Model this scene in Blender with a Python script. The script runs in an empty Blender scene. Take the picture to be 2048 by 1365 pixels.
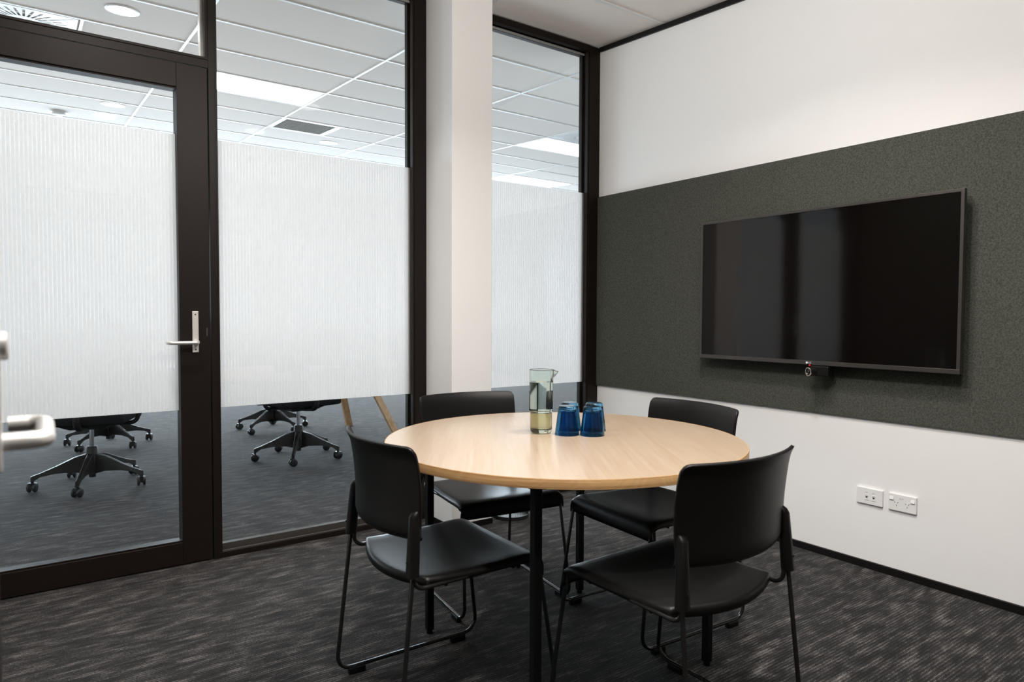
import bpy, bmesh, math, random
from mathutils import Vector, Matrix
random.seed(7)
PI = math.pi
scene = bpy.context.scene
COL = scene.collection

# ------------------------------------------------------------------ camera
cam_d = bpy.data.cameras.new('camera')
cam = bpy.data.objects.new('camera', cam_d)
COL.objects.link(cam)
cam_d.sensor_width = 36.0
cam_d.lens = 1353.15 / 2048.0 * 36.0
cam_d.clip_start = 0.01
cam_d.clip_end = 200
cam_d.dof.use_dof = True
cam_d.dof.focus_distance = 3.0
cam_d.dof.aperture_fstop = 4.5
cam.matrix_world = (Matrix.Translation((-3.0877, -3.3713, 1.14)) @ Matrix.Rotation(-0.62204, 4, 'Z')
                    @ Matrix.Rotation(PI / 2 - 0.037757, 4, 'X') @ Matrix.Rotation(0.00408, 4, 'Z'))
scene.camera = cam

# ------------------------------------------------------------------ world and view
world = bpy.data.worlds.new('sky')
scene.world = world
world.use_nodes = True
bg = world.node_tree.nodes['Background']
bg.inputs[0].default_value = (0.80, 0.90, 1.0, 1)
bg.inputs[1].default_value = 1.0
vs = scene.view_settings
vs.view_transform = 'Standard'
vs.look = 'None'
vs.gamma = 1.0
vs.use_curve_mapping = False
vs.exposure = 0.70
scene.cycles.use_denoising = True
scene.cycles.transparent_max_bounces = 24
scene.cycles.max_bounces = 10
scene.cycles.transmission_bounces = 12
scene.cycles.caustics_refractive = True
scene.cycles.sample_clamp_indirect = 1.6
scene.cycles.blur_glossy = 1.5

DAY = (0.75, 0.88, 1.0)
WARM = (1.0, 0.958, 0.915)
WINDOW_W = 320.0      # daylight through each far window
ROOM_W = 1.2         # scale for the meeting room lamps
PANEL_E = 3.0         # office ceiling panels
OFFICE_DOWN_W = 8.0
CEIL_Z, CEIL_S = 2.902, 0.062

def area(name, loc, rot, sx, sy, power, color, shape='RECTANGLE', spread=PI):
    d = bpy.data.lights.new(name, 'AREA')
    d.shape = shape
    d.size = sx
    d.size_y = sy
    d.energy = power
    d.color = color
    d.spread = spread
    o = bpy.data.objects.new(name, d)
    o.location = loc
    o.rotation_euler = rot
    COL.objects.link(o)
    return o

FAR_WINDOWS = [(-5.1, 3.4), (-1.3, 3.4), (2.5, 3.4), (5.65, 2.3)]
for i, (wx, ww) in enumerate(FAR_WINDOWS):
    area('daylight', (wx, 9.80, 1.80), (PI / 2 - 0.38, 0, PI), ww, 1.9, WINDOW_W * ww / 3.4, DAY)

# ------------------------------------------------------------------ mesh helpers
class MB:
    def __init__(s):
        s.v = []
        s.f = []
    def add(s, vs, fs):
        n = len(s.v)
        s.v += [tuple(p) for p in vs]
        s.f += [tuple(i + n for i in f) for f in fs]
        return s
    def box(s, x0, x1, y0, y1, z0, z1):
        return s.add([(x0, y0, z0), (x1, y0, z0), (x1, y1, z0), (x0, y1, z0), (x0, y0, z1), (x1, y0, z1), (x1, y1, z1), (x0, y1, z1)],
                     [(0, 3, 2, 1), (4, 5, 6, 7), (0, 1, 5, 4), (1, 2, 6, 5), (2, 3, 7, 6), (3, 0, 4, 7)])
    def hexa(s, b, t):
        return s.add(list(b) + list(t), [(0, 3, 2, 1), (4, 5, 6, 7), (0, 1, 5, 4), (1, 2, 6, 5), (2, 3, 7, 6), (3, 0, 4, 7)])
    def lathe(s, prof, n=32, c=(0, 0, 0), closed=False):
        vs, fs = [], []
        m = len(prof)
        for i in range(n):
            a = 2 * PI * i / n
            for r, z in prof:
                vs.append((c[0] + r * math.cos(a), c[1] + r * math.sin(a), c[2] + z))
        last = m if closed else m - 1
        for i in range(n):
            j = (i + 1) % n
            for k in range(last):
                k2 = (k + 1) % m
                fs.append((i * m + k, j * m + k, j * m + k2, i * m + k2))
        return s.add(vs, fs)
    def disc(s, r, z, n=32, c=(0, 0), up=True):
        vs = [(c[0] + r * math.cos(2 * PI * i / n), c[1] + r * math.sin(2 * PI * i / n), z) for i in range(n)]
        f = tuple(range(n))
        return s.add(vs, [f if up else f[::-1]])
    def tube(s, path, r, n=10, caps=True):
        P = [Vector(p) for p in path]
        rr = r if isinstance(r, (list, tuple)) else [r] * len(P)
        t0 = (P[1] - P[0]).normalized()
        up = Vector((0, 0, 1)) if abs(t0.z) < 0.9 else Vector((1, 0, 0))
        nrm = (up - t0 * up.dot(t0)).normalized()
        vs, fs = [], []
        for i, p in enumerate(P):
            a = P[max(i - 1, 0)]
            b = P[min(i + 1, len(P) - 1)]
            t = (b - a).normalized()
            nrm = (nrm - t * nrm.dot(t)).normalized()
            bi = t.cross(nrm)
            for k in range(n):
                an = 2 * PI * k / n
                vs.append(p + (nrm * math.cos(an) + bi * math.sin(an)) * rr[i])
        for i in range(len(P) - 1):
            for k in range(n):
                k2 = (k + 1) % n
                fs.append((i * n + k, i * n + k2, (i + 1) * n + k2, (i + 1) * n + k))
        if caps:
            fs.append(tuple(range(n))[::-1])
            fs.append(tuple((len(P) - 1) * n + k for k in range(n)))
        return s.add(vs, fs)
    def grid(s, rows):
        m = len(rows[0])
        vs = [p for r in rows for p in r]
        fs = [(i * m + j, i * m + j + 1, (i + 1) * m + j + 1, (i + 1) * m + j) for i in range(len(rows) - 1) for j in range(m - 1)]
        return s.add(vs, fs)
    def xf(s, M):
        s.v = [tuple(M @ Vector(p)) for p in s.v]
        return s
    def mesh(s, name, recalc=True):
        me = bpy.data.meshes.new(name)
        me.from_pydata(s.v, [], s.f)
        me.update()
        if recalc:
            bm = bmesh.new()
            bm.from_mesh(me)
            bmesh.ops.recalc_face_normals(bm, faces=bm.faces)
            bm.to_mesh(me)
            bm.free()
        return me
    def build(s, name, mat, parent=None, smooth=False, bevel=0, solid=0, loc=None, angle=None):
        me = s.mesh(name)
        me.materials.append(mat)
        o = bpy.data.objects.new(name, me)
        COL.objects.link(o)
        if parent is not None:
            o.parent = parent
        if loc is not None:
            o.location = loc
        if smooth:
            for p in me.polygons:
                p.use_smooth = True
            if angle:
                me.set_sharp_from_angle(angle=math.radians(angle))
        if solid:
            m = o.modifiers.new('solid', 'SOLIDIFY')
            m.thickness = solid
            m.offset = -1
        if bevel:
            m = o.modifiers.new('bevel', 'BEVEL')
            m.width = bevel
            m.segments = 2
            m.limit_method = 'ANGLE'
            m.angle_limit = math.radians(40)
        return o

def B(*a):
    return MB().box(*a)

def empty(name, loc=(0, 0, 0), rz=0.0, parent=None):
    o = bpy.data.objects.new(name, None)
    o.empty_display_size = 0.1
    COL.objects.link(o)
    o.location = loc
    o.rotation_euler = (0, 0, rz)
    if parent:
        o.parent = parent
    return o

def tag(o, label, cat, group=None):
    o['label'] = label
    o['category'] = cat
    if group:
        o['group'] = group
    return o

def struct(o, label=None):
    o['kind'] = 'structure'
    if label:
        o['label'] = label
        o['category'] = label.split()[-1]
    return o

def copy_tree(o, parent=None):
    c = o.copy()
    COL.objects.link(c)
    c.parent = parent
    for ch in o.children:
        copy_tree(ch, c)
    return c

def fillet(pts, rad, seg=6):
    P = [Vector(p) for p in pts]
    out = [P[0]]
    for i in range(1, len(P) - 1):
        r = rad[i] if isinstance(rad, (list, tuple)) else rad
        a = (P[i - 1] - P[i]).normalized()
        b = (P[i + 1] - P[i]).normalized()
        if r <= 0:
            out.append(P[i])
            continue
        ang = a.angle(b)
        d = min(r / max(math.tan(ang / 2), 1e-3), 0.48 * (P[i - 1] - P[i]).length, 0.48 * (P[i + 1] - P[i]).length)
        s_, e_ = P[i] + a * d, P[i] + b * d
        w = math.sin(ang / 2)
        for k in range(seg + 1):
            t = k / seg
            w0, w1, w2 = (1 - t) ** 2, 2 * t * (1 - t) * w, t * t
            out.append((s_ * w0 + P[i] * w1 + e_ * w2) / (w0 + w1 + w2))
    out.append(P[-1])
    return out

# ------------------------------------------------------------------ materials
def new_mat(name):
    m = bpy.data.materials.new(name)
    m.use_nodes = True
    nt = m.node_tree
    nt.nodes.clear()
    out = nt.nodes.new('ShaderNodeOutputMaterial')
    return m, nt, out

def N(nt, t, **kw):
    n = nt.nodes.new('ShaderNode' + t)
    for k, v in kw.items():
        setattr(n, k, v)
    return n

def principled(name, col, rough=0.5, metal=0.0, spec=0.5, noise=0.0, nscale=60.0, bump=0.0, trans=0.0, ior=1.45, coat=0.0):
    m, nt, out = new_mat(name)
    p = N(nt, 'BsdfPrincipled')
    p.inputs['Base Color'].default_value = (*col, 1)
    p.inputs['Roughness'].default_value = rough
    p.inputs['Metallic'].default_value = metal
    p.inputs['Specular IOR Level'].default_value = spec
    p.inputs['IOR'].default_value = ior
    p.inputs['Transmission Weight'].default_value = trans
    p.inputs['Coat Weight'].default_value = coat
    if noise or bump:
        tc = N(nt, 'TexCoord')
        nz = N(nt, 'TexNoise')
        nz.inputs['Scale'].default_value = nscale
        nz.inputs['Detail'].default_value = 4
        nt.links.new(tc.outputs['Object'], nz.inputs['Vector'])
        if noise:
            mx = N(nt, 'MixRGB')
            mx.inputs[1].default_value = (*[c * (1 - noise) for c in col], 1)
            mx.inputs[2].default_value = (*[min(1, c * (1 + noise)) for c in col], 1)
            nt.links.new(nz.outputs['Fac'], mx.inputs[0])
            nt.links.new(mx.outputs[0], p.inputs['Base Color'])
        if bump:
            b = N(nt, 'Bump')
            b.inputs['Strength'].default_value = bump
            b.inputs['Distance'].default_value = 0.002
            nt.links.new(nz.outputs['Fac'], b.inputs['Height'])
            nt.links.new(b.outputs[0], p.inputs['Normal'])
    nt.links.new(p.outputs[0], out.inputs[0])
    return m

def emission(name, col, strength):
    m, nt, out = new_mat(name)
    e = N(nt, 'Emission')
    e.inputs[0].default_value = (*col, 1)
    e.inputs[1].default_value = strength
    nt.links.new(e.outputs[0], out.inputs[0])
    return m

def math_node(nt, op, a, b=None, c=None):
    n = N(nt, 'Math', operation=op)
    for i, x in enumerate((a, b, c)):
        if x is None:
            continue
        if isinstance(x, (int, float)):
            n.inputs[i].default_value = x
        else:
            nt.links.new(x, n.inputs[i])
    return n.outputs[0]

def glass_sheet(name, tint, ior=1.5):
    m, nt, out = new_mat(name)
    lw = N(nt, 'LayerWeight')
    lw.inputs[0].default_value = 0.5
    f5 = math_node(nt, 'POWER', lw.outputs['Facing'], 5.0)
    fac = math_node(nt, 'MULTIPLY_ADD', f5, 0.96, 0.035)
    tr = N(nt, 'BsdfTransparent')
    tr.inputs[0].default_value = (*tint, 1)
    gl = N(nt, 'BsdfGlossy')
    gl.inputs['Roughness'].default_value = 0.01
    mx = N(nt, 'MixShader')
    nt.links.new(fac, mx.inputs[0])
    nt.links.new(tr.outputs[0], mx.inputs[1])
    nt.links.new(gl.outputs[0], mx.inputs[2])
    nt.links.new(mx.outputs[0], out.inputs[0])
    return m

def film_material():
    m, nt, out = new_mat('reeded_frost_film')
    tc = N(nt, 'TexCoord')
    sep = N(nt, 'SeparateXYZ')
    nt.links.new(tc.outputs['Object'], sep.inputs[0])
    ph = math_node(nt, 'MULTIPLY', sep.outputs[0], 1 / 0.0145)
    sn = math_node(nt, 'SINE', math_node(nt, 'MULTIPLY', ph, 2 * PI))
    ln = N(nt, 'MapRange')
    ln.inputs[1].default_value = 0.55
    ln.inputs[2].default_value = 0.95
    ln.inputs[3].default_value = 0.0
    ln.inputs[4].default_value = 0.28
    nt.links.new(sn, ln.inputs[0])
    tl = N(nt, 'BsdfTranslucent')
    tl.inputs[0].default_value = (0.80, 0.765, 0.745, 1)
    df = N(nt, 'BsdfDiffuse')
    df.inputs[0].default_value = (0.93, 0.94, 0.94, 1)
    b = N(nt, 'MixShader')
    b.inputs[0].default_value = 0.2
    nt.links.new(tl.outputs[0], b.inputs[1])
    nt.links.new(df.outputs[0], b.inputs[2])
    tr = N(nt, 'BsdfTransparent')
    tr.inputs[0].default_value = (0.92, 0.95, 0.96, 1)
    c = N(nt, 'MixShader')
    nt.links.new(ln.outputs[0], c.inputs[0])
    nt.links.new(b.outputs[0], c.inputs[1])
    nt.links.new(tr.outputs[0], c.inputs[2])
    nt.links.new(c.outputs[0], out.inputs[0])
    return m

def carpet_material():
    m, nt, out = new_mat('streaked_carpet')
    tc = N(nt, 'TexCoord')
    def noise(sx, sy, scale, detail=3, rough=0.55, dist=0.0):
        mp = N(nt, 'Mapping')
        mp.inputs['Scale'].default_value = (sx, sy, 1)
        nt.links.new(tc.outputs['Object'], mp.inputs[0])
        n = N(nt, 'TexNoise')
        n.inputs['Scale'].default_value = scale
        n.inputs['Detail'].default_value = detail
        n.inputs['Roughness'].default_value = rough
        n.inputs['Distortion'].default_value = dist
        nt.links.new(mp.outputs[0], n.inputs['Vector'])
        return n.outputs['Fac']
    streak = noise(1.0, 6.5, 7.5, 6, 0.66, 0.3)
    blotch = noise(1.0, 2.6, 9.0, 3, 0.55, 0.4)
    fibre = noise(1.0, 3.2, 90, 3, 0.8)
    tuft = noise(1, 1.5, 260, 2, 0.6)
    sep = N(nt, 'SeparateXYZ')
    nt.links.new(tc.outputs['Object'], sep.inputs[0])
    rib = math_node(nt, 'SINE', math_node(nt, 'MULTIPLY', sep.outputs[1], 2 * PI / 0.0115))
    rib = math_node(nt, 'MULTIPLY', math_node(nt, 'MAXIMUM', rib, 0.0), 0.10)
    v = math_node(nt, 'ADD', math_node(nt, 'MULTIPLY', streak, 0.50), math_node(nt, 'MULTIPLY', blotch, 0.42))
    v = math_node(nt, 'ADD', v, math_node(nt, 'MULTIPLY', fibre, 0.46))
    v = math_node(nt, 'ADD', v, math_node(nt, 'MULTIPLY', tuft, 0.50))
    v = math_node(nt, 'ADD', v, rib)
    v = math_node(nt, 'MULTIPLY', v, 0.5)
    r = N(nt, 'ValToRGB')
    e = r.color_ramp.elements
    e[0].position = 0.43
    e[0].color = (0.0035, 0.0032, 0.0032, 1)
    e[1].position = 0.62
    e[1].color = (0.20, 0.183, 0.175, 1)
    k = e.new(0.505)
    k.color = (0.0165, 0.0150, 0.0145, 1)
    nt.links.new(v, r.inputs[0])
    p = N(nt, 'BsdfPrincipled')
    p.inputs['Roughness'].default_value = 0.95
    p.inputs['Specular IOR Level'].default_value = 0.05
    p.inputs['Sheen Weight'].default_value = 0.10
    nt.links.new(r.outputs[0], p.inputs['Base Color'])
    bp = N(nt, 'Bump')
    bp.inputs['Strength'].default_value = 0.6
    bp.inputs['Distance'].default_value = 0.004
    nt.links.new(v, bp.inputs['Height'])
    nt.links.new(bp.outputs[0], p.inputs['Normal'])
    nt.links.new(p.outputs[0], out.inputs[0])
    return m

def felt_material():
    m, nt, out = new_mat('green_grey_felt')
    tc = N(nt, 'TexCoord')
    n1 = N(nt, 'TexNoise')
    n1.inputs['Scale'].default_value = 150
    n1.inputs['Detail'].default_value = 5
    n1.inputs['Roughness'].default_value = 0.75
    nt.links.new(tc.outputs['Object'], n1.inputs['Vector'])
    r = N(nt, 'ValToRGB')
    e = r.color_ramp.elements
    e[0].position = 0.32
    e[0].color = (0.029, 0.032, 0.026, 1)
    e[1].position = 0.70
    e[1].color = (0.102, 0.107, 0.090, 1)
    nt.links.new(n1.outputs['Fac'], r.inputs[0])
    p = N(nt, 'BsdfPrincipled')
    p.inputs['Roughness'].default_value = 0.95
    p.inputs['Specular IOR Level'].default_value = 0.1
    nt.links.new(r.outputs[0], p.inputs['Base Color'])
    b = N(nt, 'Bump')
    b.inputs['Strength'].default_value = 0.35
    b.inputs['Distance'].default_value = 0.002
    nt.links.new(n1.outputs['Fac'], b.inputs['Height'])
    nt.links.new(b.outputs[0], p.inputs['Normal'])
    nt.links.new(p.outputs[0], out.inputs[0])
    return m

def wood_material(name, c_dark, c_light, rz, rough, stretch=(22, 1.2, 22), scale=2.2, spec=0.5, coat=0.0):
    m, nt, out = new_mat(name)
    tc = N(nt, 'TexCoord')
    mp = N(nt, 'Mapping')
    mp.inputs['Rotation'].default_value = (0, 0, rz)
    nt.links.new(tc.outputs['Object'], mp.inputs[0])
    mp2 = N(nt, 'Mapping')
    mp2.inputs['Scale'].default_value = stretch
    nt.links.new(mp.outputs[0], mp2.inputs[0])
    n = N(nt, 'TexNoise')
    n.inputs['Scale'].default_value = scale
    n.inputs['Detail'].default_value = 5
    n.inputs['Distortion'].default_value = 0.4
    nt.links.new(mp2.outputs[0], n.inputs['Vector'])
    # cathedral rings: noise-distorted bands
    big = N(nt, 'TexNoise')
    big.inputs['Scale'].default_value = 1.1
    big.inputs['Detail'].default_value = 2
    mp3 = N(nt, 'Mapping')
    mp3.inputs['Scale'].default_value = (5.0, 0.55, 5.0)
    nt.links.new(mp.outputs[0], mp3.inputs[0])
    nt.links.new(mp3.outputs[0], big.inputs['Vector'])
    bands = math_node(nt, 'SINE', math_node(nt, 'MULTIPLY', big.outputs['Fac'], 170.0))
    f = math_node(nt, 'ADD', math_node(nt, 'MULTIPLY', n.outputs['Fac'], 0.95), math_node(nt, 'MULTIPLY', bands, 0.035))
    r = N(nt, 'ValToRGB')
    e = r.color_ramp.elements
    e[0].position = 0.25
    e[0].color = (*c_dark, 1)
    e[1].position = 0.68
    e[1].color = (*c_light, 1)
    nt.links.new(f, r.inputs[0])
    p = N(nt, 'BsdfPrincipled')
    p.inputs['Roughness'].default_value = rough
    p.inputs['Specular IOR Level'].default_value = spec
    p.inputs['Coat Weight'].default_value = coat
    p.inputs['Coat Roughness'].default_value = 0.285
    nt.links.new(r.outputs[0], p.inputs['Base Color'])
    nt.links.new(p.outputs[0], out.inputs[0])
    return m

M_carpet = carpet_material()
M_felt = felt_material()
M_film = film_material()
M_wall = principled('white_paint', (0.86, 0.845, 0.83), 0.6, noise=0.012, nscale=8, bump=0.03)
M_joinery = principled('dark_joinery', (0.12, 0.105, 0.095), 0.5, noise=0.05, nscale=12)
M_wall_office = principled('office_wall_paint', (0.78, 0.78, 0.77), 0.6, noise=0.012, nscale=8)
M_tile = principled('ceiling_tile', (0.89, 0.825, 0.77), 0.85, noise=0.04, nscale=220, bump=0.1)
M_tee = principled('white_tee', (0.78, 0.78, 0.77), 0.4, noise=0.01)
M_bronze = principled('dark_bronze_frame', (0.0095, 0.0066, 0.0052), 0.45, spec=0.16, noise=0.15, nscale=25)
M_black_trim = principled('black_trim', (0.006, 0.005, 0.005), 0.5, spec=0.2, noise=0.1)
M_channel = principled('glazing_channel', (0.055, 0.049, 0.044), 0.55, spec=0.2, noise=0.05)
M_glass = glass_sheet('clear_glass', (0.984, 0.987, 0.982))
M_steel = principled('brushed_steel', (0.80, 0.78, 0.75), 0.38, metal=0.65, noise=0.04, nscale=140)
M_chrome = principled('chrome', (0.75, 0.76, 0.78), 0.12, metal=1.0, noise=0.02)
M_plastic = principled('black_chair_plastic', (0.0045, 0.0042, 0.0041), 0.42, spec=0.28, noise=0.08, nscale=300, bump=0.08)
M_rod = principled('black_powder_rod', (0.010, 0.010, 0.010), 0.22, spec=0.6, noise=0.05)
M_leg = principled('black_powder_leg', (0.004, 0.004, 0.004), 0.45, spec=0.2, noise=0.08)
M_base = principled('black_nylon', (0.011, 0.010, 0.0095), 0.45, noise=0.08)
M_wheel = principled('black_caster', (0.012, 0.012, 0.013), 0.3, noise=0.08)
M_fabric = principled('black_fabric', (0.014, 0.014, 0.015), 0.9, spec=0.15, noise=0.2, nscale=400)
M_oak = wood_material('pale_oak_veneer', (0.415, 0.300, 0.195), (0.49, 0.385, 0.285), math.radians(30), 0.29, stretch=(42, 1.2, 42), scale=2.4, spec=0.8, coat=0.9)
M_edge = wood_material('oak_edge_band', (0.30, 0.155, 0.058), (0.52, 0.325, 0.15), 0.0, 0.4, stretch=(1.0, 1.0, 60), scale=3.0)
M_timber = wood_material('timber_leg', (0.40, 0.22, 0.10), (0.62, 0.40, 0.22), 0.0, 0.45, stretch=(30, 30, 2), scale=2.0)
M_timber_top = wood_material('office_table_top', (0.45, 0.28, 0.14), (0.66, 0.46, 0.28), PI / 2, 0.4)
M_bezel = principled('tv_bezel', (0.085, 0.078, 0.074), 0.32, metal=0.7, noise=0.05)
M_screen = principled('tv_screen', (0.003, 0.0022, 0.002), 0.07, spec=0.5, noise=0.02)
M_tvback = principled('tv_back', (0.004, 0.004, 0.004), 0.5, spec=0.25, noise=0.05)
M_white_plastic = principled('white_plastic', (0.80, 0.79, 0.775), 0.35, noise=0.01)
M_dark_slot = principled('dark_slot', (0.05, 0.04, 0.035), 0.6, noise=0.1)
M_print = principled('grey_print', (0.45, 0.36, 0.30), 0.6, noise=0.05)
M_logo = principled('silver_print', (0.80, 0.80, 0.80), 0.4, noise=0.02)
M_led = emission('red_indicator', (1.0, 0.02, 0.02), 1.6)
M_lens = principled('lens_glass', (0.004, 0.004, 0.005), 0.05, coat=1.0, noise=0.05)
M_ring = principled('copper_ring', (0.62, 0.50, 0.43), 0.25, metal=1.0, noise=0.03)
M_panel_light = emission('light_panel', (1.0, 0.99, 0.97), PANEL_E)
M_downlight = emission('downlight_lens', (1.0, 0.985, 0.96), 2.2)
M_diff = principled('diffuser_white', (0.78, 0.80, 0.80), 0.4, noise=0.01)
M_vent = principled('return_grille', (0.34, 0.34, 0.31), 0.6, noise=0.05)
M_dark = principled('dark_void', (0.02, 0.02, 0.02), 0.8, noise=0.1)
M_green_glass = principled('green_glass', (0.93, 0.985, 0.94), 0.0, trans=1.0, ior=1.46)
M_green_base = principled('olive_glass', (0.82, 0.84, 0.68), 0.0, trans=1.0, ior=1.46)
M_water = principled('water', (0.985, 0.995, 0.985), 0.0, trans=1.0, ior=1.33)
M_blue_glass = principled('blue_glass', (0.17, 0.43, 0.67), 0.0, trans=1.0, ior=1.47)
M_leaf = principled('green_leaf', (0.05, 0.22, 0.12), 0.4, noise=0.2, nscale=20)
M_pot = principled('grey_pot', (0.30, 0.30, 0.29), 0.6, noise=0.1)
M_soil = principled('soil', (0.03, 0.02, 0.015), 0.95, noise=0.3)
M_wire = principled('black_wire', (0.010, 0.010, 0.010), 0.35, noise=0.05)

# ------------------------------------------------------------------ room shell
XW = -3.55          # left side wall of the meeting room
YS = -3.43          # wall with the doorway behind the camera
floor = struct(B(-7.2, 7.2, -5.6, 9.8, -0.08, 0.0).build('floor', M_carpet))
ceiling = MB().box(-7.2, 7.2, -5.7, 9.9, 0.0075, 0.06).build('ceiling', M_tile)
struct(ceiling)
ceiling.location = (0, 0, CEIL_Z)
ceiling.rotation_euler = (math.atan(CEIL_S), 0, 0)

wall_right = struct(B(0.0, 0.14, YS - 2.1, 0.0, 0.0, CEIL_Z).build('wall_right', M_wall))
wall_left = struct(B(XW - 0.12, XW, YS - 2.1, 0.0, 0.0, CEIL_Z).build('wall_left', M_wall))
# wall behind the camera with the doorway the camera stands in
wb = MB()
DX0, DX1 = -3.19, -2.19
wb.box(XW, DX0, YS - 0.12, YS, 0, CEIL_Z)
wb.box(DX1, 0.0, YS - 0.12, YS, 0, CEIL_Z)
wb.box(DX0, DX1, YS - 0.12, YS, 2.18, CEIL_Z)
wall_back = struct(wb.build('wall_back', M_joinery))
struct(B(XW, 0.0, YS - 2.1, YS - 2.0, 0, CEIL_Z).build('wall_corridor', M_joinery))
# office beyond the glass
struct(B(0.14, 7.0, -0.12, 0.0, 0, 3.0).build('wall_office_right_front', M_wall_office))
struct(B(-7.0, XW - 0.12, -0.12, 0.0, 0, 3.0).build('wall_office_left_front', M_wall_office))
struct(B(7.0, 7.15, -0.12, 9.6, 0, 3.7).build('wall_office_right', M_wall_office))
struct(B(-7.15, -7.0, -0.12, 9.6, 0, 3.7).build('wall_office_left', M_wall_office))
wf = MB()
wf.box(-7.0, 7.0, 9.45, 9.6, 0.0, 0.8)
wf.box(-7.0, 7.0, 9.45, 9.6, 2.7, 3.7)
xs = [-7.0]
for wx, ww in FAR_WINDOWS:
    xs += [wx - ww / 2, wx + ww / 2]
xs.append(7.0)
for i in range(0, len(xs), 2):
    wf.box(xs[i], xs[i + 1], 9.45, 9.6, 0.8, 2.7)
struct(wf.build('wall_office_far', M_wall_office))
for i, (wx, ww) in enumerate(FAR_WINDOWS):
    w = MB()
    x0, x1 = wx - ww / 2, wx + ww / 2
    w.box(x0, x1, 9.48, 9.56, 0.8, 0.86).box(x0, x1, 9.48, 9.56, 2.64, 2.7)
    w.box(x0, x0 + 0.06, 9.48, 9.56, 0.86, 2.64).box(x1 - 0.06, x1, 9.48, 9.56, 0.86, 2.64).box(wx - 0.03, wx + 0.03, 9.48, 9.56, 0.86, 2.64)
    wo = struct(w.build('window_%d' % (i + 4), M_bronze))
    B(x0 + 0.06, wx - 0.03, 9.515, 9.525, 0.86, 2.64).build('pane', M_glass, wo)
    B(wx + 0.03, x1 - 0.06, 9.515, 9.525, 0.86, 2.64).build('pane', M_glass, wo)

# ceiling grid: 600 x 1200 tiles lying in a tee grid, built where the photo can see them
GX0, GDX, GY0, GDY = -0.95, 1.21, 0.004, 0.592
TW = 0.018
def cell(cx, cy):
    return GX0 + cx * GDX, GX0 + (cx + 1) * GDX, GY0 + cy * GDY, GY0 + (cy + 1) * GDY
light_cells = {(-1, 4), (2, 4), (3, 8)}
half_cells = {(0, 6), (-2, 3), (2, 3)}
tile_me = MB().box(0, GDX - TW, 0, GDY - TW, 0.0, 0.007).mesh('ceiling_tile')
tile_me.materials.append(M_tile)
half_me = MB().box(0, GDX / 2 - TW, 0, GDY - TW, 0.0, 0.007).mesh('ceiling_tile')
half_me.materials.append(M_tile)
CX = range(-4, 6)
CY = range(-2, 13)
def ctile(me, x, y):
    o = bpy.data.objects.new('ceiling_tile', me)
    COL.objects.link(o)
    o.parent = ceiling
    o.location = (x, y, 0.0)
for cx in CX:
    for cy in CY:
        x0, x1, y0, y1 = cell(cx, cy)
        if (cx, cy) in light_cells:
            continue
        if (cx, cy) in half_cells:
            ctile(half_me, (x0 + x1) / 2 + TW / 2, y0 + TW / 2)
            B((x0 + x1) / 2 - TW / 2, (x0 + x1) / 2 + TW / 2, y0 + TW / 2, y1 - TW / 2, -0.005, 0.006).build('cross_tee', M_tee, ceiling)
            continue
        ctile(tile_me, x0 + TW / 2, y0 + TW / 2)
ya, yb = GY0 + CY[0] * GDY, GY0 + (CY[-1] + 1) * GDY
xa, xb = GX0 + CX[0] * GDX, GX0 + (CX[-1] + 1) * GDX
for cx in range(CX[0], CX[-1] + 2):
    x = GX0 + cx * GDX
    B(x - TW / 2, x + TW / 2, ya, yb, -0.006, 0.006).build('main_tee', M_tee, ceiling)
ct_me = MB().box(0, GDX - TW, 0, TW, -0.005, 0.006).mesh('cross_tee')
ct_me.materials.append(M_tee)
for cx in CX:
    for cy in range(CY[0], CY[-1] + 2):
        o = bpy.data.objects.new('cross_tee', ct_me)
        COL.objects.link(o)
        o.parent = ceiling
        o.location = (GX0 + cx * GDX + TW / 2, GY0 + cy * GDY - TW / 2, 0)

def ceil_z(y):
    return CEIL_Z + CEIL_S * y

# black shadow-line trim and skirtings of the meeting room
def trim_y(name, x0, x1, ya_, yb_, h, drop=0.0):
    return struct(MB().hexa([(x0, ya_, ceil_z(ya_) - h), (x1, ya_, ceil_z(ya_) - h), (x1, yb_, ceil_z(yb_) - h), (x0, yb_, ceil_z(yb_) - h)],
                            [(x0, ya_, ceil_z(ya_) - drop), (x1, ya_, ceil_z(ya_) - drop), (x1, yb_, ceil_z(yb_) - drop), (x0, yb_, ceil_z(yb_) - drop)]).build(name, M_black_trim))
trim_y('trim_1', -0.014, 0.0, YS, -0.05, 0.036, 0.007)
trim_y('trim_2', XW, XW + 0.014, YS, -0.05, 0.036, 0.007)
struct(B(-0.013, 0.0, YS, -0.05, 0, 0.032).build('baseboard_right', M_black_trim))
struct(B(XW, XW + 0.013, YS, -0.05, 0, 0.032).build('baseboard_left', M_black_trim))

# white square column against the glass wall
column = struct(B(-1.287, -1.037, -0.322, 0.045, 0.0, CEIL_Z - 0.022).build('wall_column', M_wall, bevel=0.003))
struct(MB().box(-1.293, -1.031, -0.328, -0.05, 0, 0.030).build('baseboard_column', M_black_trim))

# ------------------------------------------------------------------ glass wall
FZ0, FZ1 = 0.702, 1.948
YF, YB = -0.045, 0.045         # frame depth
def pane_with_film(parent, x0, x1, z0, z1, film=True):
    pn = B(x0, x1, -0.005, 0.005, z0, z1).build('pane', M_glass, parent)
    if film:
        B(x0, x1, 0.0056, 0.0060, FZ0, FZ1).build('frosted_film', M_film, parent)
    return pn

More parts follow.
